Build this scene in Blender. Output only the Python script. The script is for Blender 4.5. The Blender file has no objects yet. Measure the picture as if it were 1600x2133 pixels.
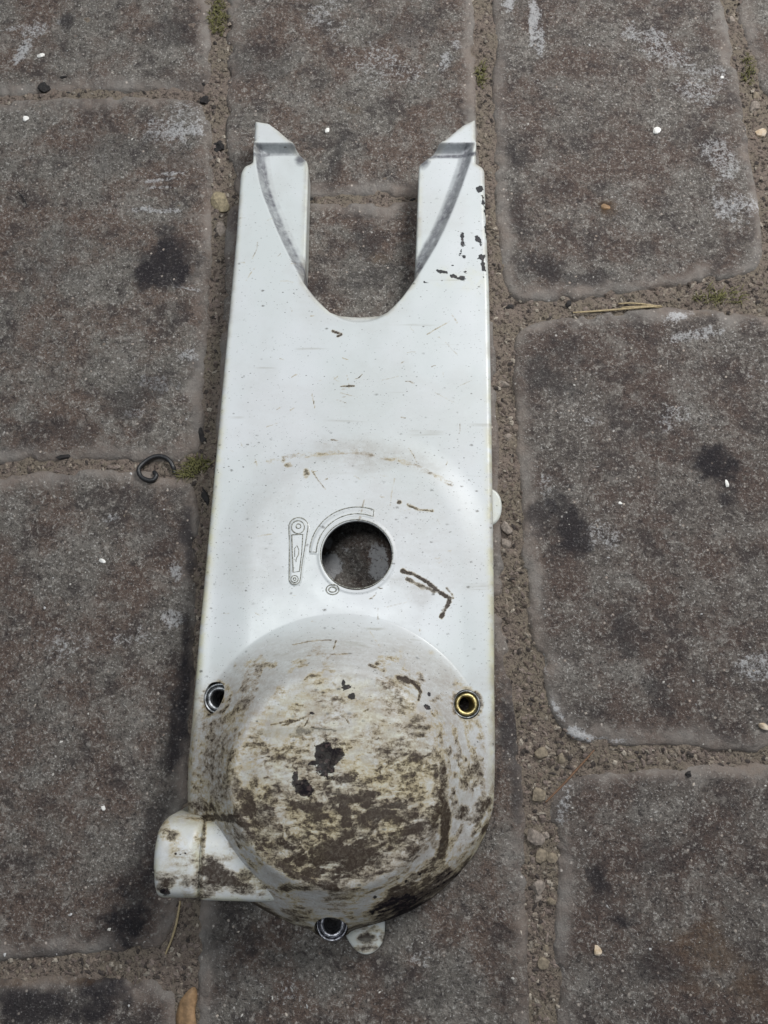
import bpy, math, random
import numpy as np
from mathutils import Vector

scene = bpy.context.scene
COL = scene.collection
rng = np.random.RandomState(7)
random.seed(7)
V = np.array

# ------------------------------------------------------------------ camera
H = 0.40                      # camera height above the pavers (m)
TH = math.radians(13.6)       # tilt away from straight down
FPX, CX, CY = 1602.0, 800.0, 1066.5
cam_d = bpy.data.cameras.new("camera"); cam = bpy.data.objects.new("camera", cam_d)
COL.objects.link(cam); scene.camera = cam
cam.location = (0, 0, H); cam.rotation_euler = (TH, 0, 0)
cam_d.sensor_fit = 'VERTICAL'; cam_d.sensor_height = 36.0; cam_d.lens = FPX / 2133.0 * 36.0
cam_d.clip_start = 0.01; cam_d.clip_end = 50

# ------------------------------------------------------------------ light
world = bpy.data.worlds.new("World"); scene.world = world; world.use_nodes = True
bg = world.node_tree.nodes["Background"]
bg.inputs[0].default_value = (0.80, 0.90, 1.0, 1); bg.inputs[1].default_value = 0.14

def area_lamp(name, loc, aim, size, power, color):
    d = bpy.data.lights.new(name, 'AREA'); d.shape = 'DISK'; d.size = size; d.energy = power; d.color = color
    o = bpy.data.objects.new(name, d); COL.objects.link(o); o.location = loc
    o.rotation_euler = (Vector(aim) - Vector(loc)).to_track_quat('-Z', 'Y').to_euler()
    return o
area_lamp("lamp_main", (0.52, 0.66, 0.85), (-0.04, 0.24, 0.0), 0.42, 9.2, (1.0, 0.985, 0.96))
area_lamp("lamp_second", (-0.10, 0.18, 1.12), (-0.04, 0.12, 0.0), 0.26, 4.1, (0.95, 0.98, 1.0))

vs = scene.view_settings
vs.view_transform = 'Standard'; vs.look = 'None'; vs.gamma = 1; vs.use_curve_mapping = False; vs.exposure = 0.36
scene.cycles.use_denoising = True
scene.render.film_transparent = False

# ------------------------------------------------------------------ helpers
ST, CT = math.sin(TH), math.cos(TH)
def at(u, v, z=0.0):
    """photograph position (u, v) -> place in the scene at height z"""
    u = np.asarray(u, float); v = np.asarray(v, float)
    x = (u - CX) / FPX; y = (CY - v) / FPX
    dy = ST + y * CT; dz = -CT + y * ST
    t = (z - H) / dz
    return x * t, dy * t
def pix(x, y, z):
    zz = z - H
    f = y * ST - zz * CT; up = y * CT + zz * ST
    return CX + FPX * x / f, CY - FPX * up / f
def P(pts, z=0.0):
    a = V(pts, float); x, y = at(a[:, 0], a[:, 1], z)
    return np.stack([x, y], 1)

def _h(ix, iy, s):
    n = (ix.astype(np.int64) * 374761393 + iy.astype(np.int64) * 668265263 + s * 974711) & 0xffffffff
    n = ((n ^ (n >> 13)) * 1274126177) & 0xffffffff
    n = ((n ^ (n >> 16)) * 2246822519) & 0xffffffff
    return ((n ^ (n >> 15)) & 0xffffff) / float(0xffffff)
def vn(x, y, s=0):
    ix = np.floor(x); iy = np.floor(y); fx = x - ix; fy = y - iy
    fx = fx * fx * fx * (fx * (fx * 6 - 15) + 10); fy = fy * fy * fy * (fy * (fy * 6 - 15) + 10)
    a = _h(ix, iy, s); b = _h(ix + 1, iy, s); c = _h(ix, iy + 1, s); d = _h(ix + 1, iy + 1, s)
    return (a + (b - a) * fx) * (1 - fy) + (c + (d - c) * fx) * fy
def fbm(x, y, size, s=0, octv=4, ang=0.0, stretch=1.0):
    if ang or stretch != 1:
        c, n = math.cos(ang), math.sin(ang)
        x, y = (x * c + y * n) / stretch, -x * n + y * c
    r = 0; a = 1; t = 0; k = 1.0 / size
    for i in range(octv):
        r = r + a * vn(x * k + 17.3 * i, y * k - 9.1 * i, s + i); t += a; a *= 0.55; k *= 2.03
    return r / t
def sm(a, b, x):
    t = np.clip((x - a) / (b - a), 0, 1); return t * t * (3 - 2 * t)

def chaikin(p, n=2, closed=True):
    for _ in range(n):
        q = np.roll(p, -1, 0) if closed else p[1:]
        b = p if closed else p[:-1]
        r = np.empty((len(b) * 2, p.shape[1])); r[0::2] = b * .75 + q * .25; r[1::2] = b * .25 + q * .75
        if not closed: r = np.vstack([p[:1], r, p[-1:]])
        p = r
    return p
def sdf(px, py, poly, closed=True):
    """signed distance (negative inside) and closest point; works tile by tile, each against its nearby segments only"""
    px = np.asarray(px, float); py = np.asarray(py, float); shp = px.shape; px = px.ravel(); py = py.ravel()
    A = poly if closed else poly[:-1]; Bp = np.roll(poly, -1, 0) if closed else poly[1:]
    D = Bp - A; L = (D ** 2).sum(1) + 1e-20
    N = len(px); out = np.empty(N); bx = np.empty(N); by = np.empty(N)
    if N == 0: return out.reshape(shp), bx, by
    lo = V([px.min(), py.min()]); ext = max(np.ptp(px), np.ptp(py), 1e-9)
    g = max(1, min(64, int(math.sqrt(N / 60.0)))); ts = ext / g * 1.0001
    ix = ((px - lo[0]) / ts).astype(int); iy = ((py - lo[1]) / ts).astype(int)
    key = iy * (g + 1) + ix; order = np.argsort(key, kind='stable'); ks = key[order]
    st = np.flatnonzero(np.r_[True, ks[1:] != ks[:-1]]); en = np.r_[st[1:], N]
    R = ts * .7072
    for a, b in zip(st, en):
        idx = order[a:b]; k = ks[a]; c = lo + (V([k % (g + 1), k // (g + 1)]) + .5) * ts
        t = np.clip(((c - A) * D).sum(1) / L, 0, 1); dd = np.hypot(*(A + t[:, None] * D - c).T)
        m = dd <= dd.min() + 2 * R + 1e-12
        X = px[idx][:, None]; Y = py[idx][:, None]; a_ = A[m]; d_ = D[m]; l_ = L[m]
        t = np.clip(((X - a_[:, 0]) * d_[:, 0] + (Y - a_[:, 1]) * d_[:, 1]) / l_, 0, 1)
        qx = a_[:, 0] + t * d_[:, 0]; qy = a_[:, 1] + t * d_[:, 1]
        q = (X - qx) ** 2 + (Y - qy) ** 2; w = q.argmin(1); r = np.arange(len(idx))
        d = np.sqrt(q[r, w]); bx[idx] = qx[r, w]; by[idx] = qy[r, w]
        if closed:
            m = (np.minimum(A[:, 1], Bp[:, 1]) <= c[1] + ts) & (np.maximum(A[:, 1], Bp[:, 1]) >= c[1] - ts) & (D[:, 1] != 0)
            a_ = A[m]; b_ = Bp[m]; d_ = D[m]
            cr = ((a_[:, 1] > Y) != (b_[:, 1] > Y)) & (X < d_[:, 0] * (Y - a_[:, 1]) / d_[:, 1] + a_[:, 0])
            d = np.where(cr.sum(1) % 2 == 1, -d, d)
        out[idx] = d
    return out.reshape(shp), bx.reshape(shp), by.reshape(shp)
def pdist(u, v, pts):
    return sdf(u, v, V(pts, float), closed=False)[0]

def mesh_np(name, co, faces, mat, parent=None, smooth=True, attrs=None):
    """faces: (n,4) int array, or a list of tuples"""
    me = bpy.data.meshes.new(name)
    if isinstance(faces, np.ndarray):
        n, k = faces.shape
        me.vertices.add(len(co)); me.vertices.foreach_set("co", np.ascontiguousarray(co, np.float32).ravel())
        me.loops.add(n * k); me.loops.foreach_set("vertex_index", faces.astype(np.int32).ravel())
        me.polygons.add(n); me.polygons.foreach_set("loop_start", np.arange(n, dtype=np.int32) * k)
        me.update(calc_edges=True)
    else:
        me.from_pydata([tuple(c) for c in co], [], faces); me.update()
    me.polygons.foreach_set("use_smooth", np.full(len(me.polygons), smooth))
    if attrs:
        for k, a in attrs.items():
            a = np.asarray(a, np.float32)
            if a.ndim == 1:
                t = me.attributes.new(k, 'FLOAT', 'POINT'); t.data.foreach_set("value", a)
            else:
                t = me.attributes.new(k, 'FLOAT_COLOR', 'POINT')
                t.data.foreach_set("color", np.concatenate([a, np.ones((len(a), 1), np.float32)], 1).astype(np.float32).ravel())
    me.materials.append(mat); me.validate()
    o = bpy.data.objects.new(name, me); COL.objects.link(o)
    if parent: o.parent = parent
    return o
def tag(o, label=None, cat=None, group=None, kind=None):
    if label: o["label"] = label
    if cat: o["category"] = cat
    if group: o["group"] = group
    if kind: o["kind"] = kind
    return o

def field_mesh(name, dist, zfun, step, bounds, bottom, mat, parent=None, attr_fun=None):
    """sheet over the plan region dist<0 with its rim snapped to the outline, and walls hung from the rim"""
    x0, x1, y0, y1 = bounds
    nx = int((x1 - x0) / step) + 1; ny = int((y1 - y0) / step) + 1
    gx, gy = np.meshgrid(x0 + np.arange(nx) * step, y0 + np.arange(ny) * step)
    gx = gx.ravel(); gy = gy.ravel()
    i = np.arange(nx * ny).reshape(ny, nx)
    f = np.stack([i[:-1, :-1], i[:-1, 1:], i[1:, 1:], i[1:, :-1]], -1).reshape(-1, 4)
    d, bx, by = dist(gx, gy)
    keep = d[f].mean(1) < 0
    f = f[keep]
    cnt_e = np.concatenate([f[:, [0, 1]], f[:, [1, 2]], f[:, [2, 3]], f[:, [3, 0]]])
    key = np.minimum(cnt_e[:, 0], cnt_e[:, 1]).astype(np.int64) * (nx * ny) + np.maximum(cnt_e[:, 0], cnt_e[:, 1])
    _, inv, cnt = np.unique(key, return_inverse=True, return_counts=True)
    be = cnt_e[cnt[inv] == 1]
    bv = np.unique(be)
    gx[bv] = bx[bv]; gy[bv] = by[bv]
    used = np.unique(f); remap = np.full(nx * ny, -1); remap[used] = np.arange(len(used))
    x = gx[used]; y = gy[used]; z = zfun(x, y)
    f = remap[f]; be = remap[be]
    rim = np.unique(be); rm = np.full(len(x), -1); n0 = len(x); rm[rim] = np.arange(len(rim))
    k = len(rim)
    zb = bottom(x[rim], y[rim])
    co = np.concatenate([np.stack([x, y, z], 1), np.stack([x[rim], y[rim], z[rim]], 1), np.stack([x[rim], y[rim], np.minimum(zb, z[rim] - 1e-4)], 1)])
    a = rm[be[:, 0]]; b = rm[be[:, 1]]
    f = np.concatenate([f, np.stack([n0 + b, n0 + a, n0 + k + a, n0 + k + b], 1)])
    attrs = attr_fun(co[:, 0], co[:, 1], co[:, 2]) if attr_fun else None
    return mesh_np(name, co, f, mat, parent, True, attrs)

def tube_data(pts, rad, seg=6):
    pts = V(pts, float); n = len(pts); rad = np.broadcast_to(np.asarray(rad, float), (n,))
    t = np.gradient(pts, axis=0); t /= np.linalg.norm(t, axis=1)[:, None] + 1e-12
    co = []; f = []
    for i in range(n):
        a = np.cross(t[i], (0, 0, 1)); L = np.linalg.norm(a); a = a / L if L > 1e-3 else V((1., 0, 0)); b = np.cross(a, t[i])
        for k in range(seg):
            w = 2 * math.pi * k / seg; co.append(pts[i] + rad[i] * (math.cos(w) * a + math.sin(w) * b))
    for i in range(n - 1):
        for k in range(seg):
            k2 = (k + 1) % seg
            f.append((i * seg + k, i * seg + k2, (i + 1) * seg + k2, (i + 1) * seg + k))
    f.append(tuple(range(seg - 1, -1, -1))); f.append(tuple((n - 1) * seg + k for k in range(seg)))
    return co, f
def join_data(parts):
    co = []; f = []
    for c, g in parts:
        n = len(co); co += [tuple(q) for q in c]; f += [tuple(j + n for j in h) for h in g]
    return co, f
def lathe(name, prof, loc, mat, parent, seg=40):
    co = []; f = []; n = len(prof)
    for k in range(seg):
        w = 2 * math.pi * k / seg
        for r, z in prof: co.append((loc[0] + r * math.cos(w), loc[1] + r * math.sin(w), loc[2] + z))
    for k in range(seg):
        k2 = (k + 1) % seg
        for i in range(n - 1): f.append((k * n + i, k2 * n + i, k2 * n + i + 1, k * n + i + 1))
    o = mesh_np(name, co, f, mat, parent)
    return o

# ------------------------------------------------------------------ materials
class NT:
    def __init__(s, name):
        s.m = bpy.data.materials.new(name); s.m.use_nodes = True; s.t = s.m.node_tree
        s.b = s.t.nodes["Principled BSDF"]
        s.co = s.t.nodes.new("ShaderNodeTexCoord").outputs["Object"]
    def n(s, typ, **kw):
        o = s.t.nodes.new(typ)
        for k, v in kw.items(): setattr(o, k, v)
        return o
    def put(s, sock, v):
        if isinstance(v, bpy.types.NodeSocket): s.t.links.new(v, sock)
        elif isinstance(v, (tuple, list)) and len(v) == 3 and sock.type == 'RGBA': sock.default_value = (*v, 1)
        else: sock.default_value = v
    def noise(s, scale, detail=4, rough=.55, vec=None, dist=0.0, off=None, stretch=None, rot=0):
        o = s.n("ShaderNodeTexNoise"); v = vec or s.co
        if off or stretch or rot:
            mp = s.n("ShaderNodeMapping"); s.put(mp.inputs[0], v); mp.inputs[1].default_value = off or (0, 0, 0)
            mp.inputs[2].default_value = (0, 0, rot); mp.inputs[3].default_value = stretch or (1, 1, 1); v = mp.outputs[0]
        s.put(o.inputs["Vector"], v); o.inputs["Scale"].default_value = scale; o.inputs["Detail"].default_value = detail
        o.inputs["Roughness"].default_value = rough; o.inputs["Distortion"].default_value = dist
        return o.outputs[0]
    def voro(s, scale, feature='F1', vec=None, out="Distance", rnd=1.0):
        o = s.n("ShaderNodeTexVoronoi", feature=feature); s.put(o.inputs["Vector"], vec or s.co)
        o.inputs["Scale"].default_value = scale; o.inputs["Randomness"].default_value = rnd
        return o.outputs[out]
    def math(s, op, a, b=0.0, c=0.0, clamp=False):
        o = s.n("ShaderNodeMath", operation=op, use_clamp=clamp)
        s.put(o.inputs[0], a); s.put(o.inputs[1], b); s.put(o.inputs[2], c)
        return o.outputs[0]
    def ramp(s, x, lo, hi, a=0.0, b=1.0):
        o = s.n("ShaderNodeMapRange", interpolation_type='SMOOTHSTEP'); s.put(o.inputs[0], x)
        for i, v in enumerate((lo, hi, a, b)): s.put(o.inputs[1 + i], v)
        return o.outputs[0]
    def mix(s, f, a, b, blend='MIX'):
        o = s.n("ShaderNodeMix", data_type='RGBA', blend_type=blend)
        s.put(o.inputs["Factor"], f); s.put(o.inputs[6], a); s.put(o.inputs[7], b)
        return o.outputs[2]
    def attr(s, name, out="Fac"):
        return s.n("ShaderNodeAttribute", attribute_name=name).outputs[out]
    def bump(s, h, dist, strength=1.0, prev=None):
        o = s.n("ShaderNodeBump"); s.put(o.inputs["Height"], h); o.inputs["Distance"].default_value = dist
        o.inputs["Strength"].default_value = strength
        if prev: s.put(o.inputs["Normal"], prev)
        return o.outputs[0]
    def set(s, **kw):
        for k, v in kw.items(): s.put(s.b.inputs[k], v)
        return s.m

def mat_plain(name, col, rough=.6, metal=0.0, var=.25, scale=900, bump=.0002, col2=None):
    n = NT(name); w = n.noise(scale, 4, .6)
    c = n.mix(n.ramp(w, .3, .7), tuple(c * (1 - var) for c in col), col2 or tuple(min(1, c * (1 + var)) for c in col))
    return n.set(**{"Base Color": c, "Roughness": rough, "Metallic": metal, "Normal": n.bump(w, bump)})

def mat_plastic(name="aged_white_plastic"):
    n = NT(name)
    base = n.mix(n.ramp(n.noise(18, 4), .35, .7), (.50, .532, .535), (.545, .567, .585))
    base = n.mix(n.math('MULTIPLY', n.attr("yellow"), n.ramp(n.noise(160, 5, .65), .3, .65)), base, (.52, .51, .36))
    # thin film of dust and handling dirt
    fine = n.noise(620, 6, .75, dist=.8); streak = n.noise(330, 6, .7, stretch=(.35, 1, 1), rot=.45)
    film = n.math('MULTIPLY', n.attr("film"), n.ramp(n.math('ADD', n.math('MULTIPLY', fine, .5), n.math('MULTIPLY', streak, .5)), .28, .62, .25, 1))
    c = n.mix(n.math('MULTIPLY', film, .8, clamp=True), base, (.235, .20, .165))
    soot_shade = n.math('MULTIPLY', n.attr("soot_shade"), n.ramp(n.noise(420, 5, .65), .2, .6, .45, 1), clamp=True)  # recess grime with painted wall shade
    c = n.mix(soot_shade, c, (.085, .085, .10))
    # brown oily grime, ragged by streaks
    rag = n.math('ADD', n.math('MULTIPLY', n.math('SUBTRACT', streak, .5), 1.9), n.math('MULTIPLY', n.math('SUBTRACT', fine, .5), 1.2))
    g = n.math('ADD', n.attr("brown"), n.math('MULTIPLY', rag, n.ramp(n.attr("brown"), .02, .3)))
    gm = n.ramp(g, .32, .84)
    gcol = n.mix(n.ramp(n.math('ADD', n.math('MULTIPLY', n.math('ADD', n.math('MULTIPLY', n.noise(150, 5, .7), .6), n.math('MULTIPLY', fine, .4)), 1.6), g), 1.00, 1.50), (.140, .088, .036), (.024, .0140, .009))
    halo = n.ramp(g, .05, .45, 0, .62)
    c = n.mix(halo, c, n.mix(n.ramp(n.noise(60, 3), .4, .6), (.36, .285, .145), (.26, .21, .145)))
    c = n.mix(n.math('MULTIPLY', gm, n.ramp(fine, .28, .58, .74, .98)), c, gcol)
    t = n.math('ADD', n.attr("tar"), n.math('MULTIPLY', rag, n.ramp(n.attr("tar"), .02, .3, 0, .8)))
    tm = n.ramp(t, .40, .58)
    c = n.mix(n.math('MULTIPLY', tm, .93), c, n.mix(n.ramp(n.noise(500, 4), .52, .68), (.008, .007, .010), (.060, .043, .043)))
    # scattered specks and hairline scuffs
    dens = n.attr("specks"); sp = None
    for scl, off in ((330, 0), (750, 4), (1300, 9)):
        mp = n.n("ShaderNodeMapping"); n.put(mp.inputs[0], n.co); mp.inputs[1].default_value = (off, off * .7, 0); mp.inputs[2].default_value = (0, 0, .5); mp.inputs[3].default_value = (.75, 1.2, 1)
        v = n.voro(scl, vec=mp.outputs[0]); sep = n.n("ShaderNodeSeparateColor"); n.put(sep.inputs[0], n.voro(scl, vec=mp.outputs[0], out="Color"))
        thr = n.math('SUBTRACT', 1.0, n.math('MULTIPLY', dens, .16 if scl < 400 else .30))
        q = n.math('MULTIPLY', n.math('GREATER_THAN', sep.outputs[0], thr), n.ramp(n.math('ADD', v, n.math('MULTIPLY', n.math('SUBTRACT', fine, .5), .9)), .05, n.ramp(sep.outputs[1], 0, 1, .12, .36), 1, 0))
        q = n.math('MULTIPLY', q, n.ramp(sep.outputs[2], 0, 1, .3, 1))
        sp = q if sp is None else n.math('MAXIMUM', sp, q)
    c = n.mix(n.math('MULTIPLY', sp, .85), c, (.065, .06, .05))
    sc = n.noise(120, 3, .6, stretch=(.06, 1, 1), rot=.5, off=(3, 1, 0))
    scm = n.math('MULTIPLY', n.ramp(sc, .62, .69), n.ramp(n.noise(45, 2), .46, .62))
    c = n.mix(n.math('MULTIPLY', scm, .5), c, (.27, .26, .22))
    dirt = n.math('MAXIMUM', gm, tm)
    r = n.math('ADD', n.ramp(n.noise(70, 4), .3, .7, .29, .38), n.math('MULTIPLY', n.math('ADD', dirt, film, clamp=True), .28))
    r = n.math('ADD', r, n.math('MULTIPLY', tm, .1))
    h = n.math('ADD', n.math('MULTIPLY', gm, .5), n.math('ADD', n.math('MULTIPLY', tm, .9), n.math('MULTIPLY', fine, n.ramp(dirt, 0, 1, .12, .7))))
    b = n.bump(h, .00035, .8)
    b = n.bump(n.noise(60, 2), .0006, .08, b)
    return n.set(**{"Base Color": c, "Roughness": r, "Normal": b, "Specular IOR Level": n.math('SUBTRACT', .45, n.math('ADD', n.math('MULTIPLY', tm, .28), n.math('MULTIPLY', gm, .12)))})

def mat_paver():
    n = NT("weathered_concrete_paver")
    off = n.n("ShaderNodeObjectInfo").outputs["Random"]
    big = n.noise(24, 6, .65); med = n.noise(75, 6, .7, off=(2, 5, 0)); fine = n.noise(330, 6, .75, dist=.4); gr = n.noise(820, 4, .75)
    c = n.mix(n.ramp(big, .42, .58), (.184, .171, .152), (.150, .107, .086))
    c = n.mix(n.math('MULTIPLY', n.attr("tone"), .65), c, n.mix(n.ramp(big, .40, .62), (.118, .096, .086), (.090, .064, .056)))
    blot = n.noise(44, 6, .66, off=(7, 3, 0))
    c = n.mix(n.ramp(blot, .51, .63, 0, .72), c, (.052, .042, .041))
    c = n.mix(n.ramp(blot, .47, .36, 0, .5), c, (.25, .235, .215))
    c = n.mix(n.ramp(med, .54, .66, 0, .55), c, (.26, .235, .21))
    c = n.mix(n.ramp(med, .46, .34, 0, .7), c, (.062, .049, .047))
    # sandy grain: pale grains, dark pits
    c = n.mix(n.ramp(fine, .55, .61, 0, .70), c, (.36, .335, .305))
    c = n.mix(n.ramp(fine, .45, .39, 0, .75), c, (.042, .034, .033))
    c = n.mix(n.ramp(gr, .43, .39, 0, .7), c, (.024, .020, .021))
    c = n.mix(n.math('MULTIPLY', n.ramp(gr, .59, .625), n.math('MULTIPLY', n.ramp(big, .35, .62, 1.0, .6), n.ramp(blot, .48, .62, 1, .45))), c, (.56, .54, .515))
    # dust lodged on the rounded edges
    e = n.math('MULTIPLY', n.attr("edge"), n.ramp(n.math('ADD', n.math('MULTIPLY', med, .6), n.math('MULTIPLY', fine, .4)), .28, .54, .45, 1))
    ecol = n.mix(n.ramp(n.noise(40, 3, off=(9, 1, 0)), .35, .65), (.225, .186, .160), (.235, .220, .204))
    c = n.mix(n.math('MULTIPLY', e, .80), c, n.mix(n.ramp(gr, .35, .65, .0, .45), ecol, (.12, .10, .09)))
    # pale bloom, dark stains with the cover's painted shadow, rusty patch
    rough = n.math('ADD', n.math('MULTIPLY', fine, .5), n.math('MULTIPLY', gr, .5))
    bl = n.ramp(n.math('ADD', n.attr("bloom"), n.math('MULTIPLY', n.math('SUBTRACT', rough, .5), 4.6)), .22, .95)
    c = n.mix(n.math('MULTIPLY', n.math('MULTIPLY', bl, n.ramp(n.attr("bloom"), .03, .25)), .85), c, (.50, .50, .51))
    st = n.math('MULTIPLY', n.attr("stain_shadow"), n.ramp(n.math('ADD', n.math('MULTIPLY', med, .5), n.math('MULTIPLY', fine, .5)), .30, .55, .45, 1), clamp=True)
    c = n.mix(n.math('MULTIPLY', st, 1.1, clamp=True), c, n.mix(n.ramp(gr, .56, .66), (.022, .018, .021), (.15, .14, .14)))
    ru = n.math('MULTIPLY', n.attr("rust"), n.ramp(fine, .35, .6, .3, 1))
    c = n.mix(n.math('MULTIPLY', ru, .6), c, (.14, .078, .035))
    # bright quartz flecks
    v = n.voro(420); sep = n.n("ShaderNodeSeparateColor"); n.put(sep.inputs[0], n.voro(420, out="Color"))
    fl = n.math('MULTIPLY', n.math('GREATER_THAN', sep.outputs[0], .93), n.ramp(n.math('ADD', v, n.math('MULTIPLY', n.math('SUBTRACT', gr, .5), .6)), .12, .36, 1, 0))
    c = n.mix(n.math('MULTIPLY', fl, n.ramp(sep.outputs[1], 0, 1, .35, 1)), c, n.mix(sep.outputs[2], (.62, .60, .57), (.48, .40, .34)))
    h = n.math('ADD', n.math('MULTIPLY', fine, .9), n.math('MULTIPLY', gr, .7))
    h = n.math('MULTIPLY', h, n.math('SUBTRACT', 1.0, n.math('MULTIPLY', e, .55)))
    r = n.math('SUBTRACT', n.ramp(gr, .3, .7, .86, .6), n.math('MULTIPLY', st, .16))
    return n.set(**{"Base Color": c, "Roughness": r, "Normal": n.bump(h, .0024, 1.0), "Specular IOR Level": .42})

def mat_sand():
    n = NT("joint_sand")
    a = n.noise(45, 4, .6); f = n.noise(430, 6, .78, dist=.5); g = n.noise(1100, 3)
    c = n.mix(n.ramp(a, .38, .62), (.255, .202, .170), (.250, .208, .160))
    c = n.mix(n.ramp(f, .5, .40, 0, .92), c, (.035, .026, .022))
    c = n.mix(n.ramp(g, .58, .70, 0, .75), c, (.36, .31, .24))
    return n.set(**{"Base Color": c, "Roughness": .92, "Normal": n.bump(n.math('ADD', f, n.math('MULTIPLY', g, .5)), .0030)})

def mat_grain():
    n = NT("grit_grains")
    c = n.mix(n.ramp(n.noise(1600, 3), .3, .7, 0, .5), n.attr("tint", "Color"), (.07, .055, .045))
    return n.set(**{"Base Color": c, "Roughness": .85, "Normal": n.bump(n.noise(2200, 3), .0002)})

M_PL = mat_plastic(); M_PAV = mat_paver(); M_SAND = mat_sand(); M_GRAIN = mat_grain()
M_ZINC = mat_plain("zinc_steel", (.27, .28, .29), .5, 1.0, .65, 420, .0001)
M_BRASS = mat_plain("yellow_passivated_steel", (.42, .35, .17), .48, 1.0, .65, 420, .0001)
M_OLDZINC = mat_plain("greasy_steel", (.34, .34, .37), .42, 1.0, .6, 600, .0002)
M_GRIME = mat_plain("grime_line", (.16, .155, .13), .8, 0, .6, 1400, .0001, (.42, .42, .37))
M_RUBBER = mat_plain("black_rubber", (.018, .018, .02), .42)
M_STRAW = mat_plain("dry_straw", (.33, .26, .15), .7)
M_TWIG = mat_plain("brown_twig", (.15, .085, .05), .8)
M_CHIP = mat_plain("white_chip", (.72, .71, .68), .6, 0, .12)
M_TAN = mat_plain("tan_stone", (.24, .20, .13), .85, 0, .3, 500, .0006)
M_PEB = mat_plain("pinkish_grey_pebble", (.23, .195, .168), .9, 0, .32, 600, .0005)
M_PEBB = mat_plain("sandy_pebble", (.20, .165, .122), .9, 0, .32, 600, .0005)
M_BLACK = mat_plain("black_crumb", (.016, .014, .014), .8, 0, .4, 900, .0006)
M_MOSS = mat_plain("moss", (.13, .125, .04), .85, 0, .5, 700, .0003, (.24, .23, .09))
M_LEAF = mat_plain("dry_leaf", (.25, .155, .08), .7, 0, .3, 300, .0004)
M_ORANGE = mat_plain("orange_chip", (.55, .40, .24), .6, 0, .3, 300, .0003, (.6, .52, .42))

# ------------------------------------------------------------------ the ground: sand bed and pavers
PAV = {
 'a0': [(-180,-405),(428,-410),(440,-385),(437,0),(441,165),(428,187),(300,183),(130,184),(0,196),(-190,203)],
 'a1': [(-205,216),(0,208),(130,196),(250,192),(380,199),(425,209),(440,238),(441,420),(436,600),(426,800),(417,925),(400,958),(300,958),(120,953),(0,966),(-230,974)],
 'a2': [(-245,991),(0,987),(150,974),(300,978),(378,986),(403,1008),(411,1065),(404,1270),(396,1500),(383,1750),(368,1900),(348,1968),(325,1986),(150,1990),(0,2008),(-310,2030)],
 'a3': [(-325,2062),(0,2042),(200,2036),(335,2045),(366,2072),(372,2133),(350,2900),(-400,2950)],
 'm0': [(480,-285),(968,-286),(983,-268),(986,0),(993,200),(1000,375),(992,400),(800,404),(650,407),(505,405),(490,392),(486,360),(472,310),(470,290),(471,100),(472,0),(474,-265)],
 'm1': [(490,421),(640,417),(870,416),(995,412),(1008,432),(1018,600),(1033,700),(1038,900),(1046,1100),(1051,1225),(1038,1246),(455,1253),(438,1232),(447,900),(464,600),(470,460),(476,434)],
 'm2': [(446,1272),(1036,1265),(1056,1290),(1066,1400),(1088,1600),(1098,1700),(1101,1900),(1106,2133),(1112,2420),(390,2430),(405,2133),(410,1900),(412,1700),(425,1400),(430,1292)],
 'r0': [(1030,-292),(1428,-300),(1450,-278),(1505,0),(1535,100),(1567,300),(1592,480),(1592,545),(1568,568),(1400,592),(1250,615),(1112,628),(1065,612),(1045,565),(1036,450),(1030,300),(1029,0),(1022,-268)],
 'r1': [(1074,712),(1088,678),(1128,661),(1300,641),(1400,635),(1540,645),(1650,668),(1684,705),(1790,1545),(1765,1570),(1600,1566),(1400,1556),(1255,1553),(1190,1540),(1152,1490),(1132,1400),(1108,1300),(1093,1250),(1088,1050),(1078,900),(1070,770)],
 'r2': [(1142,1700),(1150,1655),(1188,1620),(1300,1607),(1500,1592),(1700,1590),(1800,1600),(1830,1640),(1950,2650),(1190,2650),(1158,2133),(1156,1925),(1167,1800),(1155,1745)],
 'f0': [(1480,-310),(1532,-60),(1545,40),(1570,130),(1602,205),(1680,300),(2100,330),(2050,-310)],
}
POLY = {}
for k, p in PAV.items():
    q = chaikin(P(p), 3)
    nx_ = np.roll(q, -1, 0); L_ = np.linalg.norm(nx_ - q, axis=1); fine_ = []
    for a_, b_, l_ in zip(q, nx_, L_):
        m_ = max(1, int(round(l_ / .0016)))
        for w_ in range(m_): fine_.append(a_ + (b_ - a_) * w_ / m_)
    q = V(fine_); tn = np.roll(q, -1, 0) - np.roll(q, 1, 0); tn /= np.linalg.norm(tn, axis=1)[:, None] + 1e-12
    am = (fbm(q[:, 0], q[:, 1], .011, 51, 4) - .5) * .0034 + .0009 - .0026 * sm(.66, .76, fbm(q[:, 0], q[:, 1], .009, 57, 2))
    sg = 1 if ((q[:, 0] * np.roll(q[:, 1], -1) - np.roll(q[:, 0], -1) * q[:, 1]).sum() > 0) else -1
    POLY[k] = q + np.stack([tn[:, 1], -tn[:, 0]], 1) * (am * sg)[:, None]
CH = 0.0060
LIFT = {k: (i * 37 % 11 - 5) * 0.00006 for i, k in enumerate(PAV)}
def paver_z(k, x, y, d=None):
    if d is None: d = sdf(x, y, POLY[k])[0]
    w = CH * (1 + .30 * (fbm(x, y, .03, 31, 2) - .5))
    t = np.clip(-d / w, 0, 1)
    drop = .0024 * (1 - t) ** 1.7 + .0030 * (1 - t) ** 8
    rel = (fbm(x, y, .016, 5, 3) - .5) * .0011 + (fbm(x, y, .0042, 9, 3) - .5) * .0009 * sm(0, .8, t)
    pit = sm(.66, .80, fbm(x, y, .005, 77, 2)) * .0006
    return LIFT[k] - drop + rel - .0005 - pit * t

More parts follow.
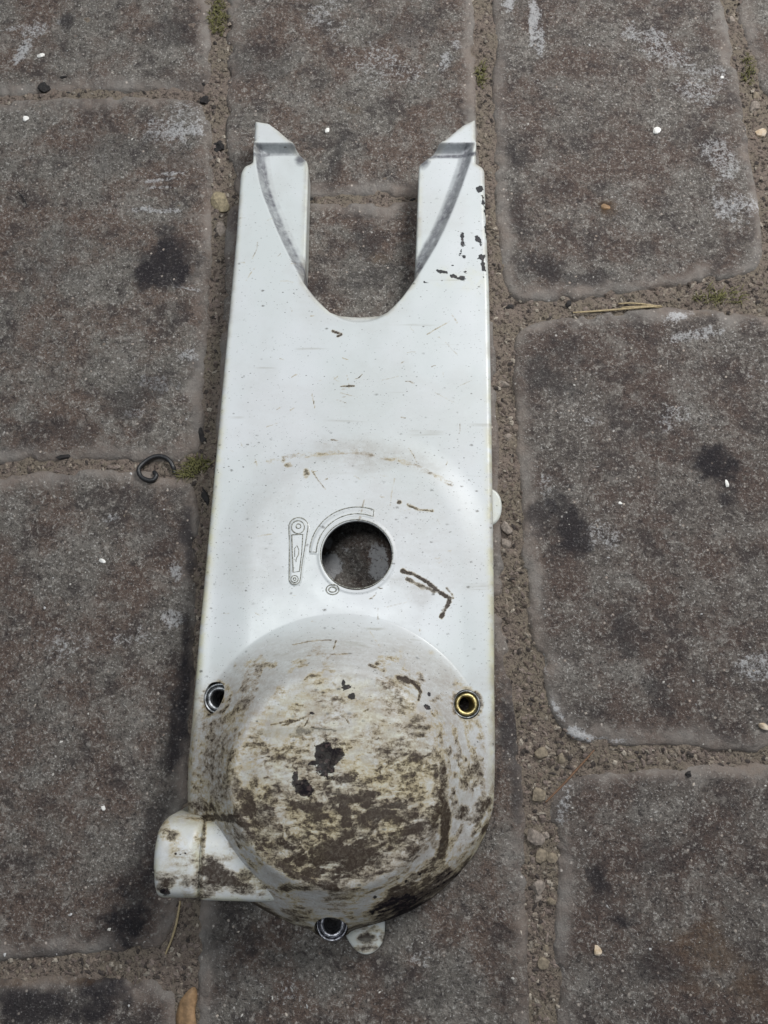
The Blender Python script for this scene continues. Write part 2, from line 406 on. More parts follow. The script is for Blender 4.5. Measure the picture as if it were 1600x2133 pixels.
# soft marks on the pavers: (u, v, half-length, half-width, angle deg, strength)
STAIN_SHADOW = [(345,560,75,62,70,.95),(380,530,50,40,0,.6),(150,900,90,40,15,.35),(70,900,60,40,0,.4),(1495,985,62,42,35,.95),(1190,1100,95,34,65,.85),(1120,1080,40,24,80,.7),
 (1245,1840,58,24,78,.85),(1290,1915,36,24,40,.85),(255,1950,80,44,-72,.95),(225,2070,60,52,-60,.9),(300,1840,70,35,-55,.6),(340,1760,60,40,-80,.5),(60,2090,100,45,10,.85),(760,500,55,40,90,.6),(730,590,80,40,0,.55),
 (330,100,26,20,0,.0),(142,45,20,16,80,.75),(370,75,50,30,0,.5),(1310,1330,60,28,75,.6),(1370,1440,60,30,60,.55),(1260,430,16,16,0,.9),(1150,390,40,20,0,.4),(1075,340,40,26,80,.6),(1075,420,70,18,85,.5),(1130,560,60,26,20,.7),(1230,580,80,20,-5,.6),
 (700,350,70,12,100,.55),(1090,560,40,26,60,.45),(1150,780,70,40,60,.5),(1180,730,60,30,0,.45),(1340,880,50,35,70,.4),(395,1150,120,16,88,.8),(385,1420,150,14,92,.9),(320,1080,80,40,70,.4),(368,1520,170,26,96,.85),(330,1700,110,40,-70,.6),(1360,1780,60,34,40,.35),(1380,2020,80,36,20,.5),(120,1990,60,14,0,.5),  # cover's shadow painted in: upright strips left of it, slanting one in fork gap
 (300,820,100,30,150,.5),(560,120,70,60,0,.3),(480,1990,60,90,0,.35),(900,2050,120,40,0,.3),(450,1990,18,110,0,.4),(840,60,60,40,0,.3),(1060,1500,20,120,0,.75),(1075,1650,16,90,0,.6),(250,310,120,50,10,.25),(100,560,80,60,0,.3)]  # tall narrow pair right of the cover is its painted shadow
BLOOM = [(690,1178,24,22,0,1.7),(684,1128,9,13,0,1.6),(785,1168,24,40,0,1.0),(720,1148,16,10,0,.5),(375,275,44,14,-10,.7),(345,270,60,30,0,.45),(335,375,42,5,-4,.75),(345,390,36,4,-4,.7),(350,362,36,4,-4,.6),(310,438,52,6,3,.7),(390,735,24,14,10,.6),(385,600,40,6,10,.6),(20,60,60,6,-10,.5),(45,110,28,12,-55,.85),(85,60,40,20,0,.5),
 (1110,35,12,46,0,.85),(1062,12,12,26,0,.75),(1125,90,8,30,0,.6),(1410,660,16,26,60,.85),(1440,700,70,14,-10,.6),(1380,80,60,24,0,.55),(1420,130,90,50,30,.45),(1450,180,70,30,40,.45),(1530,420,50,40,40,.6),(1500,330,60,30,60,.5),(1590,790,40,20,20,.5),
 (1135,1390,10,40,-20,.9),(1155,1470,14,46,-30,.9),(1200,1530,36,10,20,.85),(1260,1540,50,6,5,.6),(1175,1690,18,60,10,.45),(1060,1280,14,24,0,.9),(365,1195,20,30,0,.65),(360,1290,24,20,0,.6),(300,1330,70,30,0,.4),(925,135,16,40,20,.55),(950,95,12,14,0,.7),(800,130,80,50,0,.3),(660,30,60,50,0,.35),
 (1420,870,50,30,0,.4),(1140,1010,60,20,80,.35),(235,1080,24,12,-20,.5),(1250,1120,60,30,10,.4),(390,240,50,30,0,.35),(330,800,40,14,10,.5),(290,860,26,8,0,.5),(1230,880,30,12,0,.5),(1580,1390,40,30,0,.5),(600,2080,60,30,0,.3),(120,1330,60,40,0,.3),(880,1990,50,30,0,.3)]
RUST = [(1490,1980,90,60,20,.8),(1560,2050,70,60,0,.7),(1450,2060,60,40,0,.5),(1590,1600,60,20,0,.5),(1262,430,22,22,0,1.0),(730,225,26,10,20,.6),(785,540,18,12,0,.7),(60,2040,160,18,-3,.6),(1500,640,80,16,-5,.5),(1320,585,30,10,0,.5)]
def marks(u, v, lst, wob):
    r = np.zeros_like(u)
    for (a, b, L, W, ang, s) in lst:
        c, n = math.cos(math.radians(ang)), math.sin(math.radians(ang))
        du, dv = u - a, v - b
        q = np.sqrt(((du * c + dv * n) / L) ** 2 + ((-du * n + dv * c) / W) ** 2) + wob
        r = np.maximum(r, s * sm(1.25, .35, q))
    return r
def paver_attrs(k):
    def f(x, y, z):
        u, v = pix(x, y, z)
        d = sdf(x, y, POLY[k])[0]
        wob = (fbm(x, y, .014, 3, 5) - .5) * 2.2 + (fbm(x, y, .0035, 8, 3) - .5) * .8
        e = sm(2.0, .4, -d / CH + (fbm(x, y, .014, 12, 5) - .5) * 2.2) * (.45 + .55 * sm(.28, .50, fbm(x, y, .045, 19, 3)))
        tone = {"r0": .75, "r1": 1.0, "r2": 1.0, "a3": .9, "a2": .5, "m2": .35, "a0": .35, "a1": .25}.get(k, .3)
        return {"tone": np.full_like(u, tone), "edge": e, "stain_shadow": marks(u, v, STAIN_SHADOW, wob), "bloom": marks(u, v, BLOOM, wob), "rust": marks(u, v, RUST, wob)}
    return f

x0, x1, y0, y1 = -.75, .75, -.65, .95
def sand_z(x, y):
    return -.0029 + (fbm(x, y, .024, 41, 3) - .5) * .0032 + (fbm(x, y, .0050, 43, 4) - .5) * .0034
gx, gy = np.meshgrid(np.linspace(-.36, .36, 480), np.linspace(-.18, .48, 440))
sx = np.concatenate([[x0], np.linspace(-.36, .36, 480), [x1]]); sy = np.concatenate([[y0], np.linspace(-.18, .48, 440), [y1]])
gx, gy = np.meshgrid(sx, sy); gz = sand_z(gx, gy)
i = np.arange(gx.size).reshape(gx.shape)
ground = mesh_np("pavement", np.stack([gx.ravel(), gy.ravel(), gz.ravel()], 1),
                 np.stack([i[:-1, :-1], i[:-1, 1:], i[1:, 1:], i[1:, :-1]], -1).reshape(-1, 4), M_SAND)
tag(ground, "brown sand bed showing in the joints of the paving", kind="structure")

for k, q in POLY.items():
    lo = q.min(0); hi = q.max(0)
    bounds = (lo[0] - .002, hi[0] + .002, lo[1] - .002, hi[1] + .002)
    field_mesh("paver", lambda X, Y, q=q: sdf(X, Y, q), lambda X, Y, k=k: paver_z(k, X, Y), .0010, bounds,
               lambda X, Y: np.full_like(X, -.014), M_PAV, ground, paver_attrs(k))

def ground_z(x, y):
    x = np.atleast_1d(np.asarray(x, float)); y = np.atleast_1d(np.asarray(y, float))
    z = sand_z(x, y)
    for k, q in POLY.items():
        d = sdf(x, y, q)[0]
        z = np.where(d < 0, paver_z(k, x, y, d), z)
    return z
def joint_mask(x, y):
    m = np.full(x.shape, 1.0)
    for q in POLY.values(): m = np.minimum(m, sdf(x, y, q)[0])
    return m

# ------------------------------------------------------------------ the cover
cover = bpy.data.objects.new("transmission_cover", None); COL.objects.link(cover)
tag(cover, "grimy white plastic moped transmission cover with forked end and round bulge, lying on pavers", "cover")

ZF, ZD = .021, .031                                   # plate height at the fork and at the bulge
YF = float(at(750, 345, ZF)[1]); YD = float(at(712, 1620, ZD)[1])
def zp(y): return ZF + (ZD - ZF) * np.clip((YF - y) / (YF - YD), -.1, 1.05)
def on_plate(pts, dz=0.0):
    a = V(pts, float); z = np.full(len(a), .026)
    for _ in range(5):
        x, y = at(a[:, 0], a[:, 1], z); z = zp(y) + dz
    return np.stack([x, y], 1)

right_side = [(1002,343),(1010,350),(1013,450),(1020,600),(1024,800),(1027,1000),(1030,1200),(1032,1400),(1034,1560),(1033,1620),(1027,1680),(1010,1735),(985,1783),(952,1825),(912,1862),(868,1890),(818,1912),(770,1926),(735,1936),(722,1950),(693,1957),(664,1950),(648,1936),(612,1924),(560,1900),(505,1868),(455,1822),(415,1760),(396,1700),(388,1640)]
left_side = [(389,1580),(394,1520),(405,1400),(420,1250),(434,1100),(447,960),(462,800),(476,650),(490,500),(497,400),(500,358),(508,343),(522,338)]
tips_l = [(527,331),(527,318),(530,249),(560,254),(582,270),(637,320),(640,335)]
slot = [(637,520),(634,598),(661,632),(690,660),(748,661),(805,660),(836,630),(863,592),(867,520),(873,345)]
tips_r = [(878,325),(916,297),(964,258),(991,245),(993,318),(992,338)]
_side = V(right_side + left_side, float)
A_top = on_plate(right_side + left_side, -.012 * sm(1600, 1760, _side[:, 1]))
A_tip_l = on_plate(tips_l); A_slot = on_plate(slot, -.006); A_tip_r = on_plate(tips_r)
OUT = np.vstack([A_top, A_tip_l, A_slot, A_tip_r])
def round_corners(p, r):
    out = []
    rs = np.broadcast_to(r, (len(p),))
    for j in range(len(p)):
        r = rs[j]; a, b, c = p[j - 1], p[j], p[(j + 1) % len(p)]
        va, vc = a - b, c - b; la, lc = np.linalg.norm(va), np.linalg.norm(vc); t = min(r, la * .45, lc * .45)
        s, e = b + va / la * t, b + vc / lc * t
        for w in (0, .25, .5, .75, 1): out.append((1 - w) ** 2 * s + 2 * w * (1 - w) * b + w * w * e)
    return V(out)
n_body = len(right_side) + len(left_side)
OUT = round_corners(OUT, np.where(np.arange(len(OUT)) < n_body, .0035, .0011))
OUT_V = OUT

U_SIDE = chaikin(on_plate([(524,297),(530,330),(533,356),(541,395),(560,445),(580,493),(603,540),(634,598),(663,634),(690,658),(718,671),(748,675),(780,671),(805,659),(832,632),(862,592),(890,548),(918,500),(945,440),(962,396),(976,356),(985,330),(990,296)]), 1, False)
U_TOP = on_plate([(990,296),(960,297),(905,297),(860,297),(640,297),(600,297),(560,297),(524,297)])
UC = np.vstack([U_SIDE, U_TOP])
# tip pads end and recess begins along v = 297
DC = at(702, 1610, .050); DC = V([float(DC[0]), float(DC[1])])
SC = FPX * CT / H
R1 = .0705; R0 = .0424
HCx, HCy = at(743, 1155, .031); HC = V([float(HCx), float(HCy)])
HR = float(np.hypot(at(817, 1155, .031)[0] - HCx, 0))
DH = .0250
def dome_r(x, y): return np.hypot(x - DC[0], y - DC[1])
def zc_raw(x, y):
    z = zp(y)
    # low swelling round the hole
    r = np.hypot(x - HC[0], np.maximum(y - HC[1], 0))
    z = z + .0017 * sm(.0700, .0500, r)
    # recess in the fork
    d = -sdf(x, y, UC)[0]
    ds = np.abs(sdf(x, y, U_SIDE, closed=False)[0]); dt = np.abs(sdf(x, y, U_TOP, closed=False)[0])
    t = np.where(d > 0, np.minimum(np.clip(ds / .0085, 0, 1), np.clip(dt / .0030, 0, 1)), 0)
    z = z - .0060 * (0.72 * sm(0, .55, t) + .28 * sm(.5, 1, t))
    # bulge
    r = dome_r(x, y)
    t = np.clip((R1 - r) / (R1 - R0), 0, 1)
    prof = np.where(t < .35, .5 * t * t / .35 * 1.0, 0)
    a_ = 1.10 * (.46 * t + .54 * t ** 1.6); h_ = np.maximum(.14 - np.abs(a_ - 1), 0) / .14; prof = np.minimum(a_, 1) - h_ * h_ * .14 / 4
    lip = .0007 * np.exp(-((r - R0 * .985) / .0022) ** 2)
    crown = .0040 * np.clip(1 - (r / R0) ** 2, 0, 1)
    z = z + DH * prof + crown * sm(0, .25, 1 - r / R0) - lip * .5 * sm(DC[1] + .01, DC[1] - .01, y)
    return z
def ring_px(c, ru, rv=None, n=28, a0=0, a1=360):
    rv = rv or ru
    w = np.radians(np.linspace(a0, a1, n)); return [(c[0] + ru * math.cos(t), c[1] + rv * math.sin(t)) for t in w]
cu, cv = 743, 1153
arc_px = ring_px((cu + 2, cv), 86, 83, 26, 182, 292) + ring_px((cu + 2, cv), 100, 97, 26, 290, 182)
lever_px = ring_px((622, 1097), 20, 19, 22, 172, 372) + [(636,1135),(630,1170),(626,1204)] + ring_px((614, 1206), 11.5, 11, 14, 0, 180)[1:] + [(603,1170),(603,1130),(602,1100)]
ARC_P = P(arc_px, .0345); LEVER_P = P(lever_px, .0335)
def zc(x, y):
    z = zc_raw(x, y)
    d = -sdf(x, y, OUT)[0]
    inU = sdf(x, y, UC)[0] < .001
    low = sm(DC[1] - .012, DC[1] - .050, y)
    side = sm(-.02, .02, DC[1] + .05 - y) * .002
    r = np.where(inU, .0010, .0026 + side + low * .0105)
    q = np.clip(d / r, 0, 1)
    z = z - r * (1 - np.sqrt(np.clip(1 - (1 - q) ** 2, 0, 1)))
    # lettering-free rim round the hole
    rr = np.hypot(x - HC[0], y - HC[1])
    z = z + .0005 * np.exp(-((rr - HR - .0010) / .0007) ** 2)
    z = z + .00045 * sm(.0004, -.0004, sdf(x, y, LEVER_P)[0]) + .00045 * sm(.0004, -.0004, sdf(x, y, ARC_P)[0])
    return z + (fbm(x, y, .05, 61, 2) - .5) * .0003

BUSH = [("left", (456, 1455), .0073, .0285), ("right", (972, 1467), .0067, .0330), ("bottom", (692, 1925), .0074, .0235)]
BXY = []
for nme, (u, v), r, z in BUSH:
    a = at(u, v, z); BXY.append((float(a[0]), float(a[1]), r, z))
LEFT_HOLE = chaikin(P([(450,1419),(435,1423),(425,1440),(421,1460),(426,1480),(440,1490),(456,1480),(467,1463),(473,1443),(467,1424)], .0315), 2)
def cover_dist(x, y):
    d, bx, by = sdf(x, y, OUT)
    dd, ex, ey = sdf(x, y, LEFT_HOLE); dd = -dd
    use = np.where((d < 0) & (dd < 0), np.abs(dd) < np.abs(d), dd > d)
    bx = np.where(use, ex, bx); by = np.where(use, ey, by); d = np.maximum(d, dd)
    for (cx, cy, r) in [(HC[0], HC[1], HR)] + [(b[0], b[1], b[2]) for b in BXY[1:]]:
        rr = np.hypot(x - cx, y - cy) + 1e-9
        dd = r - rr
        m = dd > d
        # nearest outline of the union of cut-outs
        near = np.abs(dd) < np.abs(d)
        use = np.where((d < 0) & (dd < 0), near, m)
        bx = np.where(use, cx + (x - cx) / rr * r, bx); by = np.where(use, cy + (y - cy) / rr * r, by)
        d = np.maximum(d, dd)
    return d, bx, by
def cover_bottom(x, y):
    b = np.full_like(x, .0004)
    rr = np.hypot(x - HC[0], y - HC[1]); b = np.where(np.abs(rr - HR) < .0006, zp(y) - .0006, b)
    b = np.where(np.abs(sdf(x, y, LEFT_HOLE)[0]) < .0005, .020, b)
    for (cx, cy, r, z) in BXY[1:]:
        rr = np.hypot(x - cx, y - cy); b = np.where(np.abs(rr - r) < .0005, z - .014, b)
    return b

# dirt on the shell -----------------------------------------------------
def blob(u, v, a, b, L, W, ang=0.0, wob=0.0):
    c, n = math.cos(math.radians(ang)), math.sin(math.radians(ang)); du, dv = u - a, v - b
    return sm(1.25, .3, np.sqrt(((du * c + dv * n) / L) ** 2 + ((-du * n + dv * c) / W) ** 2) + wob)
def line(u, v, pts, w, wob=0.0):
    p = V(pts, float); lo = p.min(0) - 3 * w - 4; hi = p.max(0) + 3 * w + 4
    m = (u > lo[0]) & (u < hi[0]) & (v > lo[1]) & (v < hi[1]); r = np.zeros_like(u)
    if m.any(): r[m] = sm(1.3, .35, pdist(u[m], v[m], pts) / w + (wob[m] if isinstance(wob, np.ndarray) else wob))
    return r
def cover_attrs(x, y, z):
    u, v = pix(x, y, z)
    n1 = fbm(x, y, .010, 101, 5); n2 = fbm(x, y, .004, 105, 4); wob = (n1 - .5) * 1.5 + (n2 - .5) * .6; wsm = (fbm(x, y, .0030, 108, 4) - .5) * 2.4
    s1 = fbm(x, y, .0042, 111, 5, math.radians(12), 3.6)          # streaks lying across
    s2 = fbm(x, y, .0038, 121, 5, math.radians(32), 6.0)         # streaks climbing to the right
    s3 = fbm(x, y, .0035, 131, 5, math.radians(80), 6.0)         # streaks running down
    s1 = .5 + (s1 - .5) * 1.7; s2 = .5 + (s2 - .5) * 1.9; s3 = .5 + (s3 - .5) * 1.7
    B = np.zeros_like(u); T = np.zeros_like(u); F = np.zeros_like(u)
    def add(t, m): np.maximum(t, m, out=t)
    for (a, b, L, W, ang, s) in [
        (690,1735,150,44,2,.60),(585,1738,60,36,12,.66),(700,1775,130,30,-4,.56),(545,1690,34,46,60,.60),(620,1800,60,24,20,.50),(800,1790,70,30,-28,.62),(850,1755,50,30,-42,.60),
        (700,1660,60,10,6,.62),(725,1690,50,13,14,.72),(690,1640,60,12,8,.50),(830,1570,46,34,12,.60),(870,1585,36,30,0,.62),(858,1632,44,26,-28,.60),(868,1520,38,40,50,.46),(760,1625,26,16,0,.52),(783,1655,22,10,-15,.66),
        (681,1711,125,24,3,.62),(580,1746,95,26,8,.64),(753,1794,66,28,-10,.60),(839,1739,76,28,-38,.62),(767,1817,70,18,-18,.60),(517,1676,20,44,-20,.60),(816,1575,58,36,5,.62),(693,1648,44,14,5,.62),(716,1684,34,10,10,.75),(820,1700,50,14,-35,.40),(745,1545,60,24,0,.28),(690,1600,70,60,20,.42),(640,1590,50,40,0,.35),(610,1640,50,40,0,.36),(560,1650,40,30,0,.28),(820,1470,60,30,30,.34)]:
        add(B, 1.12 * s * blob(u, v, a, b, L * 1.05, W * 1.15, ang, wob * 1.2) * (.45 + .25 * s1 + .85 * n2))
    tg = np.arctan2(y - DC[1], x - DC[0]) * R0; tang = fbm(tg / 3.2, dome_r(x, y), .0034, 161, 5); mott = fbm(x, y, .0075, 165, 6)
    disc = sm(R0 * 1.02, R0 * .95, dome_r(x, y)); dn = sm(1440, 1780, v)
    c1 = sm(.40, .68, s1); c2 = sm(.42, .66, fbm(x, y, .013, 141, 5, math.radians(-12), 2.2))
    add(B, disc * (.18 + .64 * dn) * (.12 + .40 * c1 + .50 * c2 + .50 * sm(.42, .62, mott) + .55 * sm(.45, .65, tang)))
    r_ = np.random.RandomState(5)
    for _ in range(170):
        lower = r_.rand() < .75
        a = 705 + r_.normal() * 110; b = (1690 + r_.normal() * 80) if lower else (1500 + r_.normal() * 110); an = math.radians(r_.normal() * 22 + (-8 if lower else 0)) if r_.rand() < .7 else r_.rand() * 3.14
        L = 5 + 26 * r_.rand() ** 2.5; p0 = (a - L * math.cos(an), b - L * math.sin(an)); p1 = (a + L * math.cos(an), b + L * math.sin(an)); mid = (a + r_.normal() * 2, b + r_.normal() * 2)
        k = line(u, v, [p0, mid, p1], 1.4 + 1.0 * r_.rand(), wob * .5) * disc
        if r_.rand() < .62: add(B, k * (.35 + .4 * r_.rand()))
        else: B *= 1 - .5 * k
    # rim of the top disc
    rd = dome_r(x, y); th = np.degrees(np.arctan2(-(y - DC[1]), x - DC[0]))     # 90 = towards the lower end
    ring = np.exp(-((rd - R0) / .0024) ** 2)
    add(B, ring * sm(-30, 10, th) * (.30 + .36 * sm(60, 150, np.abs(th - 90) * 0 + th) * (th > 0)) * (.4 + 1.1 * n1))
    add(B, ring * sm(-150, -120, th) * sm(-20, -50, th) * .46 * sm(.40, .62, mott) * (.2 + 1.4 * n2))
    add(B, np.exp(-((rd - R0 * 1.07) / .0030) ** 2) * sm(-25, 5, th) * sm(75, 35, th) * .74 * (.35 + 1.1 * s3))
    # right-hand runs below the right bushing
    for pts, w, s in [([(905,1560),(908,1640),(905,1720)],12,.70),([(922,1660),(928,1720),(918,1780)],14,.74),([(895,1690),(880,1760)],14,.6),([(940,1640),(950,1690)],10,.42),([(962,1690),(990,1700),(1010,1670)],18,.55),([(1000,1600),(1012,1680),(985,1740)],8,.4)]:
        add(B, s * line(u, v, pts, w, wob * .7) * (.5 + .9 * s3))
    # lower flank, thick and streaked
    low = blob(u, v, 880, 1868, 175, 62, -33, wob * .5) * (.60 + .85 * s2)
    add(B, 1.15 * low)
    edge_d = -sdf(x, y, OUT)[0]
    add(B, .70 * sm(.0062, .0015, edge_d) * sm(1560, 1760, v) * sm(560, 700, u) * (.35 + 1.0 * s2))
    add(B, .62 * blob(u, v, 800, 1925, 120, 22, -12, wob * .5) * (.4 + s2))
    add(B, .70 * line(u, v, [(590,1848),(680,1842),(760,1826),(830,1800),(880,1750)], 13, wob * .8) * (.4 + 1.0 * s1))
    add(B, .50 * line(u, v, [(700,1862),(730,1855)], 14, wob))
    add(B, .56 * blob(u, v, 640, 1908, 60, 20, 18, wob) * (.4 + s1))
    # left shoulder above the outlet
    add(B, .72 * blob(u, v, 425, 1682, 62, 22, 4, wob * .7) * (.4 + 1.0 * n1))
    add(B, .50 * line(u, v, [(455,1510),(490,1480),(520,1450)], 12, wob * .6))
    add(B, .36 * blob(u, v, 470, 1500, 44, 14, -40, wob))
    add(B, .56 * blob(u, v, 450, 1600, 80, 140, 0, wob) * (.2 + 1.1 * s3))
    add(B, .50 * sm(R0 * .98, R0 * 1.08, rd) * sm(R1 * 1.1, R1 * .9, rd) * sm(.48, .66, tang) * sm(1420, 1560, v))
    add(B, .40 * sm(R0 * .98, R0 * 1.08, rd) * sm(R1 * 1.05, R1 * .9, rd) * sm(.52, .70, mott) * sm(1300, 1400, v))
    add(B, .30 * line(u, v, [(500,1560),(490,1620),(510,1690),(545,1740)], 16, wob))
    for (bx_, by_, br, bz) in BXY:
        q_ = np.hypot(x - bx_, y - by_); add(B, .62 * np.exp(-((q_ - br) / .0014) ** 2) * (.2 + 1.2 * n2))
    add(B, .85 * line(u, v, [(405,1705),(450,1702),(500,1708),(545,1758),(610,1822),(700,1852)], 11, wob * .7))
    add(B, .95 * sm(.0075, .0015, edge_d) * sm(1760, 1850, v) * (.45 + .8 * s2))
    wipe = fbm(x, y, .0055, 181, 5, math.radians(14), 7.0); w2 = fbm(x, y, .0045, 191, 5, math.radians(-14), 5.0); wm = np.where(u > 720, wipe, .5 * wipe + .5 * w2); B *= np.where(disc > .5, .82 + .36 * sm(.38, .62, wm), 1.0)
    # plate marks
    for pts, w, s in [([(838,1189),(862,1196),(890,1212),(915,1232),(937,1246)],4.5,.75),([(937,1246),(932,1262),(921,1284)],5,.75),([(848,1206),(880,1222),(905,1232)],5,.50),([(930,1225),(942,1238),(944,1246)],2.5,.55),
                      ([(850,1052),(872,1062),(900,1064)],3.6,.62),([(769,1385),(800,1397)],3,.6),([(830,1412),(860,1422),(876,1440),(872,1458)],5,.85),([(845,1412),(872,1432)],4,.8),([(700,1335),(695,1352)],1.6,.6),([(610,1343),(650,1335),(690,1333)],1.4,.5),
                      ([(690,1363),(725,1362)],1.5,.45),([(693,690),(712,696),(704,700)],3.0,.7),([(708,805),(738,804)],2.0,.6),([(650,820),(656,850)],1.2,.4),([(560,960),(620,950),(740,942),(830,958),(900,985),(940,1010)],6,.22)]:
        add(B, 1.15 * s * line(u, v, pts, w * 1.0, wsm * .6))
    for (a, b, L, W, s) in [(590,957,8,9,.5),(638,985,8,11,.5),(601,968,12,8,.35),(832,1046,6,5,.75)]: add(B, s * blob(u, v, a, b, L, W, 0, wob * .4))
    for _ in range(110):                                        # fine scuffs over the plate
        a = 735 + r_.normal() * 150; b = r_.uniform(420, 1330); an = r_.normal() * .5 + (0 if r_.rand() < .6 else 1.2); L = 4 + 26 * r_.rand() ** 3
        add(B, (.20 + .22 * r_.rand()) * line(u, v, [(a - L * math.cos(an), b - L * math.sin(an)), (a + r_.normal(), b + r_.normal()), (a + L * math.cos(an), b + L * math.sin(an))], 1.0 + .8 * r_.rand(), wsm * .4))
    # black tar and paint loss
    for (a, b, L, W, ang) in [(668,1572,18,26,20),(690,1578,26,18,-30),(676,1602,24,20,0),(632,1640,24,17,25),(616,1622,10,14,-30),(650,1592,16,8,-20),(720,1432,20,6,3),(716,1424,5,14,0),(732,1449,9,6,20),(878,1448,5,6,0),(890,1474,7,5,50),(893,1446,5,5,0),(650,1486,6,3,10),
        (965,492,4.5,22,2),(961,520,5,6,0),(968,535,9,6,30),(1000,395,6,9,0),(1006,415,5,16,0),(996,500,5,12,-20),(1001,535,9,6,0),(1007,560,5,16,0),(962,578,9,6,10),(970,566,6,4,0),(942,552,10,3,15),(921,566,16,3,14),(943,574,12,4,18),(885,588,8,4,10),(1012,440,4,20,0),(1013,480,3,14,0),
        (848,1868,10,6,-35),(875,1822,6,4,-35),(846,1836,6,4,-35),(780,1868,8,6,-40)]:
        add(T, .85 * blob(u, v, a, b, L * (1.05 if max(L, W) < 23 else 1.25), W * (1.05 if max(L, W) < 23 else 1.25), ang, wsm if max(L, W) < 23 else wob * .7 + wsm * .25))
    add(T, .74 * blob(u, v, 905, 1842, 84, 30, -32, wob * .5) * (.2 + 1.5 * s2))
    add(T, .72 * blob(u, v, 840, 1890, 105, 32, -24, wob * .5) * (.2 + 1.5 * s2))
    # films of dust
    F += 1.0 * blob(u, v, 450, 1590, 100, 150, 0, wob * .6) + .30 * sm(.35, .6, n1) * sm(1330, 1460, v) + .55 * sm(1290, 1360, v) * sm(R1 * 1.03, R1 * .93, rd) + .22 * blob(u, v, 700, 1600, 240, 230, 0, wob * .3)
    F += .16 * sm(.4, .65, fbm(x, y, .03, 171, 5)) + .14 * sm(.066, .058, np.hypot(x - HC[0], y - HC[1])) * sm(1330, 1130, v + 160 * (n1 - .5)) + .55 * np.exp(-((edge_d - .0010) / .0016) ** 2) * sm(.3, .6, n1) + .45 * blob(u, v, 700, 1880, 240, 40, 0, wob)
    F += .30 * blob(u, v, 780, 950, 130, 30, 8, wob) * n2 * 2 + .25 * blob(u, v, 860, 1230, 60, 24, 20, wob)
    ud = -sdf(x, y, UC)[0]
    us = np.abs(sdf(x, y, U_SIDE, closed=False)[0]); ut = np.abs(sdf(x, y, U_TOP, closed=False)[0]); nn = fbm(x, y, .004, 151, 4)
    S = np.where((ud > 0), .92 * sm(.0002, .0012, us) * sm(.0066, .0046, us) + .32 * sm(.0088, .0078, us) * sm(.0040, .0055, us), 0) * (.3 + .9 * nn)  # grey recess walls: dirt plus shade of the slopes painted in
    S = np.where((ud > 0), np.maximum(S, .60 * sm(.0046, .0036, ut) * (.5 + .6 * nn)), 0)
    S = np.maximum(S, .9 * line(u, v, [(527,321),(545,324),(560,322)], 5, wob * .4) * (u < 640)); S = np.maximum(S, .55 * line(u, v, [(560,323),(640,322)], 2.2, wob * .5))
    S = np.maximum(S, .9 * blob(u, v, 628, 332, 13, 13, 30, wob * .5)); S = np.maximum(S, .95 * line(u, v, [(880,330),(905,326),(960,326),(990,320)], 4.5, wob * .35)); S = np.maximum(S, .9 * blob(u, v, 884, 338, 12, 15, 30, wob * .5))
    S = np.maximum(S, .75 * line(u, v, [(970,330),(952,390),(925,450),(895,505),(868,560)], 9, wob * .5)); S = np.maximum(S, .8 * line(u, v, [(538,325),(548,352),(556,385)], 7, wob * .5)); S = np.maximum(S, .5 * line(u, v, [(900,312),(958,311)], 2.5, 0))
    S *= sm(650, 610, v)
    SP = .55 + .42 * sm(780, 1000, v) + .18 * sm(1250, 1400, v) + .35 * blob(u, v, 800, 930, 170, 70, 10, wob) + .25 * sm(980, 1010, u) * sm(700, 300, v) + .25 * sm(850, 1000, u) * sm(1250, 1400, v)
    Y = .45 * disc + .65 * sm(.006, .001, edge_d) * sm(700, 1000, v) + .35 * blob(u, v, 960, 585, 50, 30, 0, wob) + .30 * blob(u, v, 700, 1600, 220, 210, 0, wob * .4) + .3 * sm(.004, .001, edge_d)
    return {"brown": np.clip(B, 0, 1.2), "tar": np.clip(T, 0, 1), "film": np.clip(F, 0, 1), "soot_shade": np.clip(S, 0, 1), "specks": np.clip(SP, 0, 1), "yellow": np.clip(Y, 0, 1)}

lo = OUT.min(0); hi = OUT.max(0)
shell = field_mesh("shell", cover_dist, zc, .0005, (lo[0] - .001, hi[0] + .001, lo[1] - .001, hi[1] + .001), cover_bottom, M_PL, cover, cover_attrs)

